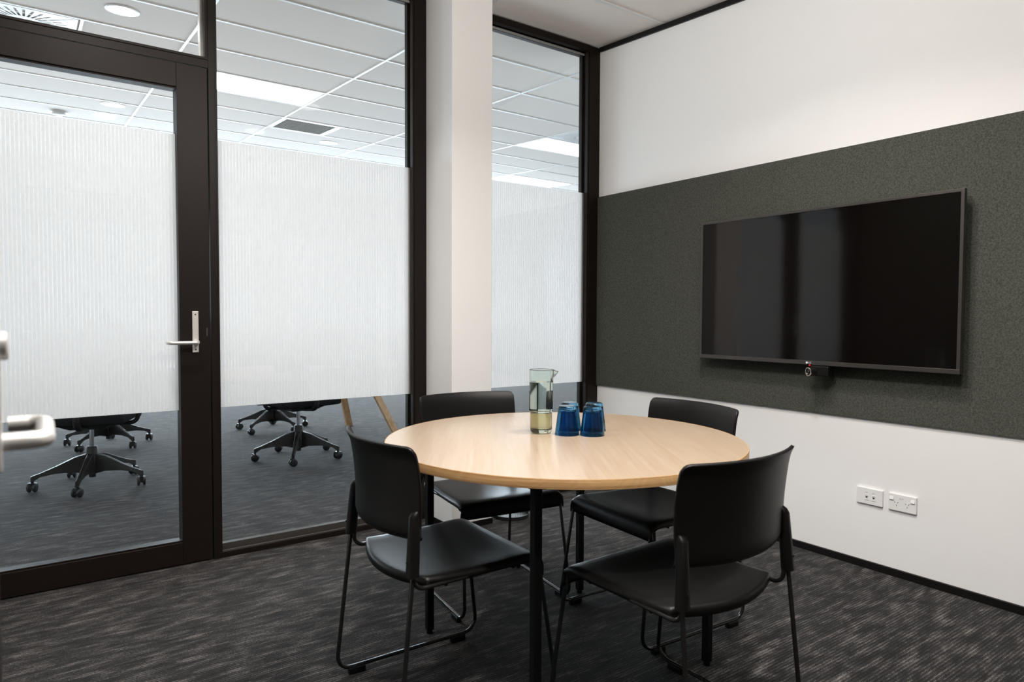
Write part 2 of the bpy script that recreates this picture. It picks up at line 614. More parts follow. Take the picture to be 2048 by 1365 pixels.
def fixed_window(name, x0, x1, jl, jr, label):
    z1 = CEIL_Z - 0.012
    w = empty(name)
    struct(w)
    # bottom rail: dark face, lit glazing channel behind it
    B(x0, x1, YF, -0.012, 0.0, 0.026).build('bottom_rail', M_bronze, w, bevel=0.001)
    B(x0, x1, 0.012, YB, 0.0, 0.05).build('bottom_rail', M_channel, w, bevel=0.001)
    B(x0, x1, -0.012, 0.012, 0.0, 0.018).build('glazing_channel', M_channel, w)
    B(x0, x1, -0.038, -0.030, 0.026, 0.032).build('glazing_bead', M_channel, w)
    # head
    B(x0, x1, YF, -0.012, z1 - 0.036, z1 + 0.002).build('head_rail', M_bronze, w, bevel=0.001)
    B(x0, x1, -0.012, 0.012, z1 - 0.022, z1 + 0.002).build('glazing_channel', M_channel, w)
    B(x0, x1, 0.012, YB, z1 - 0.052, z1 + 0.002).build('head_rail', M_bronze, w, bevel=0.001)
    B(x0, x1, 0.0075, 0.0115, z1 - 0.050, z1 - 0.037).build('reflection_strip', M_steel, w)  # pale strip standing in for the ceiling's reflection in the channel
    # jambs, each a stepped post
    for (xa_, xb_, side) in ((jl[0], jl[1], 1), (jr[0], jr[1], -1)):
        if xb_ - xa_ < 0.005:
            continue
        j = B(xa_, xb_, YF, YB, 0.0, z1).build('jamb', M_bronze, w, bevel=0.001)
        xe = xb_ if side > 0 else xa_
        # glazing stops either side of the glass
        for yy0, yy1, wd in ((YF + 0.006, -0.012, 0.010), (0.012, YB - 0.004, 0.016)):
            a_, b_ = (xe, xe + wd) if side > 0 else (xe - wd, xe)
            B(a_, b_, yy0, yy1, 0.0, z1).build('glazing_stop', M_bronze, j)
    pane_with_film(w, x0, x1, 0.018, z1 - 0.022)
    return w
fixed_window('window_1', -2.372, -1.358, (-2.400, -2.372), (-1.358, -1.287), '')
fixed_window('window_2', -1.037, -0.090, (-1.037, -1.037), (-0.090, 0.0), '')

# transom light above the door
z1 = CEIL_Z - 0.012
w3 = struct(empty('window_3'))
B(-3.44, -2.400, YF, YB, 2.290, 2.300).build('sill', M_bronze, w3)
B(-3.44, -2.400, YF, -0.012, z1 - 0.036, z1).build('head_rail', M_bronze, w3)
B(-3.44, -2.400, 0.012, YB, z1 - 0.050, z1).build('head_rail', M_bronze, w3)
B(-2.424, -2.400, 0.010, YB - 0.002, 2.300, z1 - 0.036).build('glazing_stop', M_steel, w3)
B(-2.412, -2.400, YF + 0.006, -0.010, 2.300, z1 - 0.036).build('glazing_stop', M_bronze, w3)
pane_with_film(w3, -3.44, -2.400, 2.300, z1 - 0.022, film=False)

# glazed door in the glass wall
d1 = struct(empty('door_1'))
DXL, DXR = -3.43, -2.402
B(DXR - 0.130, DXR - 0.003, YF, YB, 0.006, 2.250).build('stile', M_bronze, d1, bevel=0.0015)
B(DXL, DXL + 0.13, YF, YB, 0.006, 2.250).build('stile', M_bronze, d1, bevel=0.0015)
B(DXL + 0.13, DXR - 0.130, YF + 0.0005, YB, 2.145, 2.250).build('top_rail', M_bronze, d1, bevel=0.0015)
B(DXL + 0.13, DXR - 0.130, YF + 0.0005, YB, 0.006, 0.105).build('bottom_rail', M_bronze, d1, bevel=0.0015)
B(DXL + 0.13, DXR - 0.130, YF + 0.008, -0.010, 0.105, 0.113).build('glazing_bead', M_bronze, d1)
B(DXL + 0.13, DXR - 0.130, YF + 0.008, -0.010, 2.137, 2.145).build('glazing_bead', M_bronze, d1)
pane_with_film(d1, DXL + 0.13, DXR - 0.130, 0.105, 2.145)
# door head frame between the door and the transom
B(DXL, -2.400, YF + 0.004, YB, 2.254, 2.290).build('door_head', M_bronze, d1, bevel=0.001)
pl = B(-2.4815, -2.4555, YF - 0.007, YF, 0.967, 1.153).build('handle_plate', M_steel, d1, bevel=0.0015)
for zz in (0.980, 1.139):
    MB().lathe([(0.0, -0.0015), (0.0035, -0.001), (0.0035, 0.001), (0, 0.001)], 10).xf(Matrix.Translation((-2.4685, YF - 0.0075, zz)) @ Matrix.Rotation(PI / 2, 4, 'X')).build('screw', M_dark_slot, pl)
lever = fillet([(-2.4660, YF - 0.005, 1.0125), (-2.4660, YF - 0.052, 1.0125), (-2.5850, YF - 0.052, 1.0125), (-2.5850, YF - 0.020, 1.0125)], [0, 0.012, 0.020, 0], 5)
MB().tube(lever, 0.0085, 12).build('lever_handle', M_steel, d1, smooth=True, angle=50)
MB().lathe([(0.0, 0.0), (0.0125, 0.0), (0.0125, 0.012), (0.0, 0.012)], 20).xf(Matrix.Translation((-2.466, YF - 0.007, 1.0125)) @ Matrix.Rotation(PI / 2, 4, 'X')).build('handle_rose', M_steel, d1, smooth=True, angle=40)
B(-2.4215, -2.4165, YF - 0.0015, YF + 0.001, 1.040, 1.078).build('latch_plate', M_channel, d1)
# left-hand jamb
B(-3.55, -3.435, YF, YB, 0, z1).build('jamb', M_bronze, d1)

# ------------------------------------------------------------------ open door beside the camera
d2 = struct(empty('door_2'))
XA, XB = -3.162, -3.1195
B(XA, XB, -2.60, -2.385, 0.008, 2.13).build('stile', M_bronze, d2)
B(XA, XB, -3.38, -3.26, 0.008, 2.13).build('stile', M_bronze, d2)
B(XA, XB, -3.26, -2.60, 0.008, 0.11).build('bottom_rail', M_bronze, d2)
B(XA, XB, -3.26, -2.60, 2.03, 2.13).build('top_rail', M_bronze, d2)
B(XA + 0.016, XA + 0.026, -3.26, -2.60, 0.11, 2.03).build('pane', M_glass, d2)
pl2 = B(XB, XB + 0.010, -2.555, -2.525, 0.985, 1.139).build('handle_plate', M_steel, d2, bevel=0.002)
MB().lathe([(0.0, 0.0), (0.014, 0.0), (0.014, 0.005), (0.012, 0.0065), (0.0, 0.0065)], 20).xf(Matrix.Translation((XB + 0.010, -2.54, 1.108)) @ Matrix.Rotation(PI / 2, 4, 'Y')).build('lock_cylinder', M_steel, d2, smooth=True, angle=40)
lev2 = fillet([(XB + 0.006, -2.540, 1.0125), (XB + 0.045, -2.540, 1.0125), (XB + 0.047, -2.405, 1.0125), (XB + 0.012, -2.405, 1.0125)], [0, 0.013, 0.016, 0], 6)
MB().tube(lev2, 0.0090, 14).build('lever_handle', M_steel, d2, smooth=True, angle=50)

# ------------------------------------------------------------------ ceiling lights
def light_panel(cx, cy, label):
    x0, x1, y0, y1 = cell(cx, cy)
    t = empty('ceiling_light', (0, 0, 0))
    t.location = ((x0 + x1) / 2, (y0 + y1) / 2, ceil_z((y0 + y1) / 2))
    t.rotation_euler = (math.atan(CEIL_S), 0, 0)
    hx, hy = GDX / 2 - TW / 2 - 0.001, GDY / 2 - TW / 2 - 0.001
    f = MB()
    for a_ in ((-hx, hx, -hy, -hy + 0.012), (-hx, hx, hy - 0.012, hy), (-hx, -hx + 0.012, -hy, hy), (hx - 0.012, hx, -hy, hy)):
        f.box(*a_, -0.002, 0.007)
    f.build('frame', M_tee, t)
    B(-hx + 0.012, hx - 0.012, -hy + 0.012, hy - 0.012, 0.0, 0.006).build('diffuser', M_panel_light, t)
    tag(t, label, 'light', 'office light panels')
light_panel(-1, 4, 'large rectangular light panel seen through the glass between the door and the column')
light_panel(2, 4, 'rectangular light panel beside a swirl vent, seen through the narrow glass in the corner')
light_panel(3, 8, 'far light panel just above the frosted film in the narrow corner glass')

def downlight(x, y, r, label, power, warm, group):
    t = empty('downlight', (x, y, ceil_z(y)))
    t.rotation_euler = (math.atan(CEIL_S), 0, 0)
    MB().lathe([(r, 0.0), (r + 0.012, 0.0), (r + 0.012, -0.004), (r, -0.006)], 40, closed=True).build('ring', M_tee, t, smooth=True, angle=40)
    MB().disc(r, -0.003, 40, up=False).build('lens', M_downlight, t)
    d = bpy.data.lights.new('downlight_lamp', 'AREA')
    d.shape = 'DISK'
    d.size = r * 1.9
    d.spread = math.radians(132 if warm else 150)
    d.energy = power
    d.color = WARM if warm else (1.0, 0.98, 0.95)
    lo = bpy.data.objects.new('downlight_lamp', d)
    COL.objects.link(lo)
    lo.parent = t
    lo.location = (0, 0, -0.008)
    tag(t, label, 'downlight', group)
downlight(-2.58, 1.425, 0.082, 'largest round downlight, in the clear glass above the door', OFFICE_DOWN_W, False, 'office downlights')
downlight(-2.37, 4.28, 0.092, 'round downlight seen through the door just above its frosted film', OFFICE_DOWN_W, False, 'office downlights')
downlight(-0.145, 4.48, 0.094, 'round downlight beyond the dark square return grille', OFFICE_DOWN_W, False, 'office downlights')
for (x, y, pw, lab) in ((-1.25, -1.95, 10, 'unseen round downlight of the meeting room, over the chair by the felt panel'),
                        (-2.85, -0.88, 10, 'unseen round downlight of the meeting room, just inside the glazed door'),
                        (-1.45, -2.75, 6, 'unseen round downlight of the meeting room, above the near end of the screen'),
                        (-2.55, -2.95, 14, 'unseen round downlight of the meeting room, by the open doorway')):
    downlight(x, y, 0.082, lab, ROOM_W * pw, True, 'meeting room downlights')

def globe(x, y, power, label):  # added unseen lamp, lifts the upper walls and ceiling
    t = empty('fill_globe', (x, y, ceil_z(y)))
    MB().lathe([(0.0, 0.0), (0.06, 0.0), (0.06, -0.02), (0.03, -0.03), (0.0, -0.03)], 28).build('canopy', M_tee, t, smooth=True, angle=40)
    MB().tube([(0, 0, -0.028), (0, 0, -0.24)], 0.003, 8).build('cord', M_wire, t)
    r = 0.085
    pr = [(r * math.sin(PI * k / 14), -0.325 + r * math.cos(PI * k / 14)) for k in range(15)]
    MB().lathe(pr, 28).build('globe', emission('fill_globe_glow', WARM, power / (4 * PI * PI * r * r)), t, smooth=True)
    tag(t, label, 'ceiling lamp', 'added fill globes')
globe(-2.00, -2.22, 39 * ROOM_W, 'added unseen fill lamp, a glowing globe near the middle of the meeting room')

# swirl diffusers
def swirl(cx, cy, right, label):
    x0, x1, y0, y1 = cell(cx, cy)
    if right:
        x0 = (x0 + x1) / 2
    else:
        x1 = (x0 + x1) / 2
    cxm, cym = (x0 + x1) / 2, (y0 + y1) / 2
    t = empty('swirl_vent', (cxm, cym, ceil_z(cym)))
    t.rotation_euler = (math.atan(CEIL_S), 0, 0)
    h = 0.276
    # plate with radial slots left open: sectors between slots
    n = 32
    ri, ro = 0.105, 0.245
    p = MB()
    p.disc(ri, -0.004, 56, up=False)
    sw = 0.014
    for k in range(n):
        a0, a1 = 2 * PI * k / n, 2 * PI * (k + 1) / n
        def pt(r, a, off):
            return (r * math.cos(a) - off * math.sin(a), r * math.sin(a) + off * math.cos(a), -0.004)
        p.add([pt(ri, a0, sw / 2), pt(ro, a0, sw / 2), pt(ro, a1, -sw / 2), pt(ri, a1, -sw / 2)], [(0, 3, 2, 1)])
        # mid ring bridging each slot
        p.add([pt(0.172, a0, -sw / 2), pt(0.182, a0, -sw / 2), pt(0.182, a0, sw / 2), pt(0.172, a0, sw / 2)], [(0, 3, 2, 1)])
        # corner fill from outer circle to the square
        def sq(a):
            m_ = max(abs(math.cos(a)), abs(math.sin(a)))
            return (h * math.cos(a) / m_, h * math.sin(a) / m_, -0.004)
        am = (a0 + a1) / 2
        p.add([(ro * math.cos(a0), ro * math.sin(a0), -0.004), sq(a0), sq(am), sq(a1), (ro * math.cos(a1), ro * math.sin(a1), -0.004)], [(4, 3, 2, 1, 0)])
    p.build('face_plate', M_diff, t, solid=0.0015)
    B(-0.26, 0.26, -0.26, 0.26, 0.030, 0.034).build('plenum', M_dark, t)
    f = MB()
    for a_ in ((-0.282, 0.282, -0.282, -0.274), (-0.282, 0.282, 0.274, 0.282), (-0.282, -0.274, -0.282, 0.282), (0.274, 0.282, -0.282, 0.282)):
        f.box(*a_, -0.006, 0.0)
    f.build('frame', M_tee, t)
    tag(t, label, 'air vent', 'swirl ceiling vents')
swirl(-2, 3, False, 'white swirl air vent with radial slots above the door, top left')
swirl(2, 3, False, 'white swirl air vent next to the light panel in the narrow corner glass')

# dark return grille
x0, x1, y0, y1 = cell(0, 6)
xm = (x0 + (x0 + x1) / 2) / 2
ym = (y0 + y1) / 2
g = empty('return_grille', (xm, ym, ceil_z(ym)))
g.rotation_euler = (math.atan(CEIL_S), 0, 0)
hx, hy = GDX / 4 - 0.014, GDY / 2 - 0.014
f = MB()
for a_ in ((-hx, hx, -hy, -hy + 0.03), (-hx, hx, hy - 0.03, hy), (-hx, -hx + 0.03, -hy, hy), (hx - 0.03, hx, -hy, hy)):
    f.box(*a_, -0.004, 0.004)
f.build('frame', M_tee, g)
gr = MB()
for k in range(21):
    xx = -hx + 0.03 + (2 * hx - 0.06) * k / 20
    gr.box(xx - 0.001, xx + 0.001, -hy + 0.03, hy - 0.03, -0.002, 0.014)
for k in range(21):
    yy = -hy + 0.03 + (2 * hy - 0.06) * k / 20
    gr.box(-hx + 0.03, hx - 0.03, yy - 0.001, yy + 0.001, -0.002, 0.014)
gg = gr.build('egg_crate', M_vent, g)
gg['kind'] = 'stuff'
B(-hx + 0.03, hx - 0.03, -hy + 0.03, hy - 0.03, 0.020, 0.024).build('filter', M_vent, g)
tag(g, 'dark square return air grille in the office ceiling', 'air vent')

# smoke detector
sd = empty('smoke_detector', (-2.78, 5.05, ceil_z(5.05)))
sd.rotation_euler = (math.atan(CEIL_S), 0, 0)
MB().lathe([(0.0, 0.0), (0.075, 0.0), (0.075, -0.012), (0.0, -0.012)], 32).build('base', M_white_plastic, sd, smooth=True, angle=40)
MB().lathe([(0.062, -0.012), (0.058, -0.034), (0.030, -0.042), (0.0, -0.042)], 32).build('dome', M_white_plastic, sd, smooth=True, angle=60)
tag(sd, 'white round smoke detector on the office ceiling, left of the door downlight', 'smoke detector')

# ------------------------------------------------------------------ wall panel, screen, sockets
pan = B(-0.012, 0.0, -3.15, -0.006, 0.679, 1.922).build('wall_panel', M_felt, bevel=0.001)
reflection_panel = B(XW, XW + 0.012, -3.15, -0.05, 0.45, 2.35).build('wall_panel', M_felt, bevel=0.001)  # added out of view to keep the screen's reflection dark
tag(reflection_panel, 'added unseen grey-green felt panel on the left wall, darkening the screen reflection', 'wall panel')
tag(pan, 'wide grey-green felt pinboard panel running along the white wall behind the screen', 'wall panel')

TVX, TY0, TY1, TZ0, TZ1 = -0.090, -2.2325, -0.957, 0.913, 1.648
tv = empty('television', (TVX, (TY0 + TY1) / 2, TZ0))
hw = (TY1 - TY0) / 2
th = TZ1 - TZ0
fr = MB()
fr.box(0, 0.024, -hw, hw, 0.0, 0.020)
fr.box(0, 0.024, -hw, hw, th - 0.013, th)
fr.box(0, 0.024, -hw, -hw + 0.013, 0.020, th - 0.013)
fr.box(0, 0.024, hw - 0.013, hw, 0.020, th - 0.013)
fr.build('bezel', M_bezel, tv, bevel=0.0015)
B(0.003, 0.010, -hw + 0.013, hw - 0.013, 0.020, th - 0.013).build('screen', M_screen, tv)
B(0.024, 0.052, -hw + 0.02, hw - 0.02, 0.012, th - 0.02).build('back_housing', M_tvback, tv, bevel=0.006)
B(0.052, 0.078, -0.28, 0.28, 0.16, th - 0.16).build('wall_bracket', M_tvback, tv)
def text_mesh(txt, size, mat, name, parent, M, extrude=0.0):
    cu = bpy.data.curves.new(name, 'FONT')
    cu.body = txt
    cu.size = size
    cu.align_x = 'CENTER'
    cu.align_y = 'CENTER'
    cu.extrude = extrude
    cu.resolution_u = 3
    to = bpy.data.objects.new(name, cu)
    COL.objects.link(to)
    dg = bpy.context.evaluated_depsgraph_get()
    me = bpy.data.meshes.new_from_object(to.evaluated_get(dg))
    bpy.data.objects.remove(to)
    me.transform(M)
    me.materials.append(mat)
    o = bpy.data.objects.new(name, me)
    COL.objects.link(o)
    o.parent = parent
    return o
# on the right wall, text reads along -y with +z up, facing -x
WALL_TXT = Matrix(((0, 0, -1, 0), (-1, 0, 0, 0), (0, 1, 0, 0), (0, 0, 0, 1)))
text_mesh('LG', 0.0125, M_logo, 'logo_letters', tv, Matrix.Translation((-0.0006, -0.006, 0.0098)) @ WALL_TXT)
em = MB().lathe([(0.0, 0.0), (0.0052, 0.0), (0.0052, 0.0006), (0, 0.0006)], 24)
em.xf(Matrix.Translation((-0.0001, 0.0085, 0.0098)) @ Matrix.Rotation(-PI / 2, 4, 'Y')).build('logo_emblem', M_logo, tv)
B(-0.0012, 0.004, -0.007, -0.003, -0.0035, 0.0).build('standby_indicator', M_led, tv)
tag(tv, 'large flat black television with thin grey bezel mounted on the felt panel', 'television')

# conference camera hanging below the screen
cm = empty('conference_camera', (-0.10, -1.655, 0.885))
B(-0.004, 0.050, -0.045, 0.045, -0.022, 0.026).build('body', M_tvback, cm, bevel=0.006)
rx = Matrix.Translation((-0.012, 0.033, -0.002)) @ Matrix.Rotation(math.radians(-25), 4, 'Z') @ Matrix.Rotation(-PI / 2, 4, 'Y')
MB().lathe([(0.0, -0.02), (0.0195, -0.02), (0.0195, 0.012), (0.017, 0.0135), (0.0, 0.0135)], 36).xf(rx).build('lens_barrel', M_tvback, cm, smooth=True, angle=40)
MB().lathe([(0.0178, 0.0125), (0.0205, 0.0125), (0.0205, 0.0165), (0.0178, 0.0165)], 36, closed=True).xf(rx).build('lens_ring', M_ring, cm, smooth=True, angle=40)
MB().lathe([(0.0175, 0.0135), (0.013, 0.0142), (0.0095, 0.012), (0.0095, 0.013), (0.006, 0.0165), (0.0, 0.018)], 36).xf(rx).build('lens', M_lens, cm, smooth=True, angle=30)
tag(cm, 'small black conference camera with a round lens under the television', 'camera')

def wall_plate(name, y0, y1, z0, z1, label):
    t = empty(name, (0.0, (y0 + y1) / 2, (z0 + z1) / 2))
    B(-0.010, 0.0, -(y1 - y0) / 2, (y1 - y0) / 2, -(z1 - z0) / 2, (z1 - z0) / 2).build('face_plate', M_white_plastic, t, bevel=0.0025)
    tag(t, label, 'wall socket', 'wall sockets')
    return t
dsk = wall_plate('data_socket', -1.911, -1.795, 0.292, 0.366, 'white double data socket plate low on the white wall, nearer the glass')
for yy, txt in ((0.011, '16'), (-0.020, '25')):
    j = B(-0.0115, -0.009, yy - 0.009, yy + 0.009, -0.018, 0.008).build('jack', M_white_plastic, dsk, bevel=0.0008)
    MB().add([(-0.0118, yy - 0.006, 0.000), (-0.0118, yy + 0.006, 0.000), (-0.0118, yy + 0.003, -0.008), (-0.0118, yy - 0.003, -0.008)], [(0, 1, 2, 3)]).build('port', M_dark_slot, j)
    B(-0.0120, -0.0114, yy - 0.008, yy + 0.008, 0.0045, 0.006).build('shutter', M_print, j)
    text_mesh(txt, 0.0115, M_print, 'port_number', dsk, Matrix.Translation((-0.0104, yy + 0.002, 0.0165)) @ WALL_TXT)
psk = wall_plate('power_socket', -2.052, -1.936, 0.292, 0.366, 'white double power socket with two switches, nearer the camera')
for s_, yy in ((1, 0.044), (-1, -0.044)):
    r_ = MB().hexa([(-0.010, yy - 0.008, 0.010), (-0.010, yy + 0.008, 0.010), (-0.010, yy + 0.008, 0.024), (-0.010, yy - 0.008, 0.024)],
                   [(-0.0145, yy - 0.008, 0.010), (-0.0145, yy + 0.008, 0.010), (-0.0112, yy + 0.008, 0.024), (-0.0112, yy - 0.008, 0.024)])
    rk = r_.build('switch', M_white_plastic, psk)
    B(-0.0135, -0.0102, yy - 0.008, yy + 0.008, 0.0085, 0.0099).build('switch_edge', M_dark_slot, rk)
for yy in (0.024, -0.021):
    for (dy, dz, a_) in ((0.0065, 0.0, -32), (-0.0065, 0.0, 32), (0.0, -0.0135, 0)):
        MB().box(-0.0004, 0.0, -0.0009, 0.0009, -0.0034, 0.0034).xf(Matrix.Translation((-0.0101, yy + dy, dz)) @ Matrix.Rotation(math.radians(a_), 4, 'X')).build('pin_slot', M_dark_slot, psk)
text_mesh('B10', 0.010, M_print, 'circuit_number', psk, Matrix.Translation((-0.0104, 0.003, 0.0185)) @ WALL_TXT)

# ------------------------------------------------------------------ round meeting table
TC = (-1.617, -1.620)
TR, TZ = 0.596, 0.728
table = empty('round_table', (TC[0], TC[1], 0), math.radians(-3.6))
top_prof = [(0.0, TZ - 0.001), (TR - 0.0015, TZ - 0.001), (TR - 0.0005, TZ - 0.0018)]
MB().lathe([(0.0, TZ - 0.020), (TR - 0.002, TZ - 0.020), (TR - 0.002, TZ), (0.0, TZ)], 128).build('table_top', M_oak, table, smooth=True, angle=40)
MB().lathe([(TR - 0.003, TZ - 0.026), (TR - 0.0005, TZ - 0.026), (TR, TZ - 0.0255), (TR, TZ - 0.001), (TR - 0.001, TZ + 0.0003), (TR - 0.003, TZ + 0.0003)], 160, closed=True).build('edge_band', M_edge, table, smooth=True, angle=40)
MB().lathe([(0.0, TZ - 0.026), (TR - 0.003, TZ - 0.026), (TR - 0.003, TZ - 0.0205), (0.0, TZ - 0.0205)], 96).build('underside', M_edge, table, smooth=True, angle=40)
lo = 0.3385
for sx, sy in ((-1, 1), (1, 1), (1, -1), (-1, -1)):
    lx, ly = sx * lo, sy * lo
    lg = B(lx - 0.0125, lx + 0.0125, ly - 0.0125, ly + 0.0125, 0.012, TZ - 0.026).build('leg', M_leg, table, bevel=0.002)
    MB().lathe([(0, 0), (0.011, 0), (0.011, 0.013), (0, 0.013)], 14, (lx, ly, 0)).build('foot', M_leg, lg, smooth=True, angle=40)
for k in range(4):
    a_ = k * PI / 2
    MB().box(-lo + 0.012, lo - 0.012, lo - 0.010, lo + 0.010, TZ - 0.060, TZ - 0.026).xf(Matrix.Rotation(a_, 4, 'Z')).build('under_frame', M_leg, table)
tag(table, 'round meeting table with a pale oak top and slim black legs', 'table')

# ------------------------------------------------------------------ stacking chair
def make_chair():
    t = empty('stacking_chair')
    # seat shell
    prof = [(0.2160, 0.380, 0), (0.2175, 0.395, 0), (0.2165, 0.410, 0), (0.2120, 0.424, 0), (0.2020, 0.434, 0), (0.188, 0.4395, 0.1), (0.165, 0.4415, 0.3),
            (0.13, 0.4410, 0.6), (0.09, 0.4395, 0.8), (0.05, 0.439, 1), (0.01, 0.4385, 1), (-0.03, 0.4385, 1), (-0.07, 0.4390, 1), (-0.105, 0.4400, 1), (-0.135, 0.4415, 1), (-0.150, 0.4430, 1), (-0.158, 0.4410, 1), (-0.1600, 0.4330, 1), (-0.1600, 0.418, 1)]
    us = [-1, -0.985, -0.95, -0.88, -0.76, -0.6, -0.4, -0.2, 0, 0.2, 0.4, 0.6, 0.76, 0.88, 0.95, 0.985, 1]
    rows = []
    for (y, z, d) in prof:
        row = []
        for u in us:
            wv = 0.2240 - 0.014 * max(0.0, min(1.0, (0.15 - y) / 0.3))
            x = wv * u
            yy = y
            if y < 0.05:
                k = (0.05 - y) / 0.21
                yy = y - k * 0.050 * (1 - u * u)
            zz = z - d * 0.010 * (1 - u * u)
            au = abs(u)
            roll = {1: 0.020, 0.985: 0.008, 0.95: 0.0022}.get(round(au, 3), 0)
            zz -= roll * (1.0 if z > 0.43 else 0.3)
            row.append((x, yy, zz))
        rows.append(row)
    MB().grid(rows).build('seat', M_plastic, t, smooth=True, solid=0.009)
    # backrest
    zs = [0.548, 0.553, 0.562, 0.585, 0.61, 0.64, 0.67, 0.70, 0.73, 0.755, 0.775, 0.787, 0.7955, 0.799]
    ub = [-1, -0.985, -0.96, -0.92, -0.84, -0.72, -0.55, -0.36, -0.18, 0, 0.18, 0.36, 0.55, 0.72, 0.84, 0.92, 0.96, 0.985, 1]
    def yedge(z):
        pts = [(0.54, -0.181), (0.60, -0.179), (0.65, -0.179), (0.70, -0.183), (0.75, -0.190), (0.799, -0.2020)]
        for (a, ya_), (b, yb_) in zip(pts, pts[1:]):
            if z <= b:
                return ya_ + (yb_ - ya_) * (z - a) / (b - a)
        return pts[-1][1]
    rows = []
    for z in zs:
        row = []
        for u in ub:
            hwid = 0.2225 if z > 0.70 else 0.2225 - 0.009 * (0.70 - z) / 0.15
            # rounded upper corners, lower edge rising towards the uprights
            cr = 0.017
            x = hwid * u
            zz = z
            lim = 0.799
            ex = abs(x) - (0.2225 - cr)
            if ex > 0:
                lim = 0.799 - cr + math.sqrt(max(0.0, cr * cr - ex * ex))
            if zz > 0.70:
                zz = 0.70 + (zz - 0.70) * (lim - 0.70) / 0.099
            if zz < 0.64:
                zz += (0.64 - z) / 0.092 * 0.004 * abs(u) ** 2.5
            lip = max(0.0, (zz - 0.775) / 0.024)
            y = yedge(zz) - 0.056 * (1 - u * u) - 0.006 * lip
            if z < 0.556:
                y += 0.006 * (0.556 - z) / 0.008
            row.append((x, y, zz))
        rows.append(row)
    MB().grid(rows).build('backrest', M_plastic, t, smooth=True, solid=0.009)
    # moulded maker's square on the back of the backrest
    mk = []
    for z in (0.588, 0.611):
        mk.append([(x, yedge(z) - 0.056 * (1 - (x / 0.214) ** 2) - 0.0006, z) for x in (-0.108, -0.096, -0.084)])
    MB().grid(mk).build('moulded_mark', M_plastic, t, solid=0.002)
    for s in (-1, 1):
        # upright sleeve
        q = []
        for (z, yc, wx, dy) in ((0.457, -0.2065, 0.0155, 0.0165), (0.475, -0.2055, 0.0150, 0.0160), (0.55, -0.2005, 0.0135, 0.0150), (0.612, -0.1960, 0.0130, 0.0140), (0.622, -0.1925, 0.0118, 0.0110), (0.627, -0.1890, 0.0085, 0.0065)):
            xc = s * (0.2165 - 0.0095 * (z - 0.457) / 0.17)
            ring = []
            for k in range(12):
                a_ = 2 * PI * k / 12
                c_, n_ = math.cos(a_), math.sin(a_)
                sc = 1 / max(abs(c_) ** 4 + abs(n_) ** 4, 1e-6) ** 0.25
                ring.append((xc + wx * c_ * sc, yc + dy * n_ * sc, z))
            q.append(ring)
        m = MB()
        m.grid([r + [r[0]] for r in q])
        m.add(q[0], [tuple(range(12))[::-1]])
        m.add(q[-1], [tuple(range(12))])
        sl = m.build('back_bracket', M_plastic, t, smooth=True, angle=45)
        MB().lathe([(0, 0), (0.0032, 0), (0.0032, 0.0015), (0, 0.0015)], 10).xf(Matrix.Translation((s * 0.2155, -0.2225, 0.497)) @ Matrix.Rotation(PI / 2, 4, 'X')).build('screw', M_rod, sl)
        # continuous bent rod
        path = fillet([(s * 0.2095, -0.194, 0.60), (s * 0.2180, -0.208, 0.45), (s * 0.2300, -0.252, 0.022), (s * 0.2300, 0.262, 0.022),
                       (s * 0.2100, 0.2065, 0.4245), (s * 0.2080, -0.2000, 0.4160), (s * 0.2080, -0.199, 0.55)], [0, 0, 0.045, 0.045, 0.032, 0.032, 0], 7)
        MB().tube(path, 0.0063, 10).build('sled_frame', M_rod, t, smooth=True)
        for gy in (-0.185, 0.185):
            B(s * 0.230 - 0.009, s * 0.230 + 0.009, gy - 0.028, gy + 0.028, 0.0, 0.020).build('glide', M_plastic, t, bevel=0.003)
    # cross bar under the seat
    MB().tube([(-0.206, 0.12, 0.413), (0.206, 0.12, 0.413)], 0.0055, 8).build('cross_bar', M_rod, t, smooth=True)
    MB().tube([(-0.206, -0.10, 0.411), (0.206, -0.10, 0.411)], 0.0055, 8).build('cross_bar', M_rod, t, smooth=True)
    return t
chair0 = make_chair()
CH = [(-2.072, -1.596, -91.2, 'black plastic chair nearest the glazed door, its back to the door side'),
      (-1.552, -1.072, 173.0, 'black plastic chair tucked in with its back to the white column'),
      (-1.172, -1.615, 86.5, 'black plastic chair with its back to the white wall and the felt panel'),
      (-1.645, -2.135, 0.5, 'black plastic chair nearest the camera, its back turned to the viewer at right')]
for i, (x, y, r, lab) in enumerate(CH):
    c = chair0 if i == 0 else copy_tree(chair0)
    c.location = (x, y, 0)
    c.rotation_euler = (0, 0, math.radians(r))
    tag(c, lab, 'chair', 'stacking chairs around the round table')

# ------------------------------------------------------------------ things on the table
def dense(prof, closed=False, step=0.010, edge=0.0008):
    # supporting rings so that smooth shading stays true along long walls
    out = []
    m = len(prof)
    for i in range(m if closed else m - 1):
        a, b = Vector(prof[i]), Vector(prof[(i + 1) % m])
        L = (b - a).length
        out.append(tuple(a))
        if L > 4 * edge:
            ts = [edge / L]
            k = max(1, int(L / step))
            ts += [j / k for j in range(1, k)]
            ts.append(1 - edge / L)
            out += [tuple(a + (b - a) * t) for t in ts]
    if not closed:
        out.append(tuple(prof[-1]))
    return out
jug = empty('water_jug', (-1.6248, -1.5083, TZ))
ro, rb = 0.0420, 0.0385
prof_up = [(rb, 0.0725), (ro, 0.0790), (ro, 0.222), (ro - 0.0006, 0.2235), (ro - 0.0022, 0.2235), (ro - 0.0026, 0.222), (ro - 0.0026, 0.0805), (rb - 0.0028, 0.0745)]
prof_up = dense(prof_up, True)
u = MB()
n = 96
vs_, fs_ = [], []
spa = math.radians(-52)
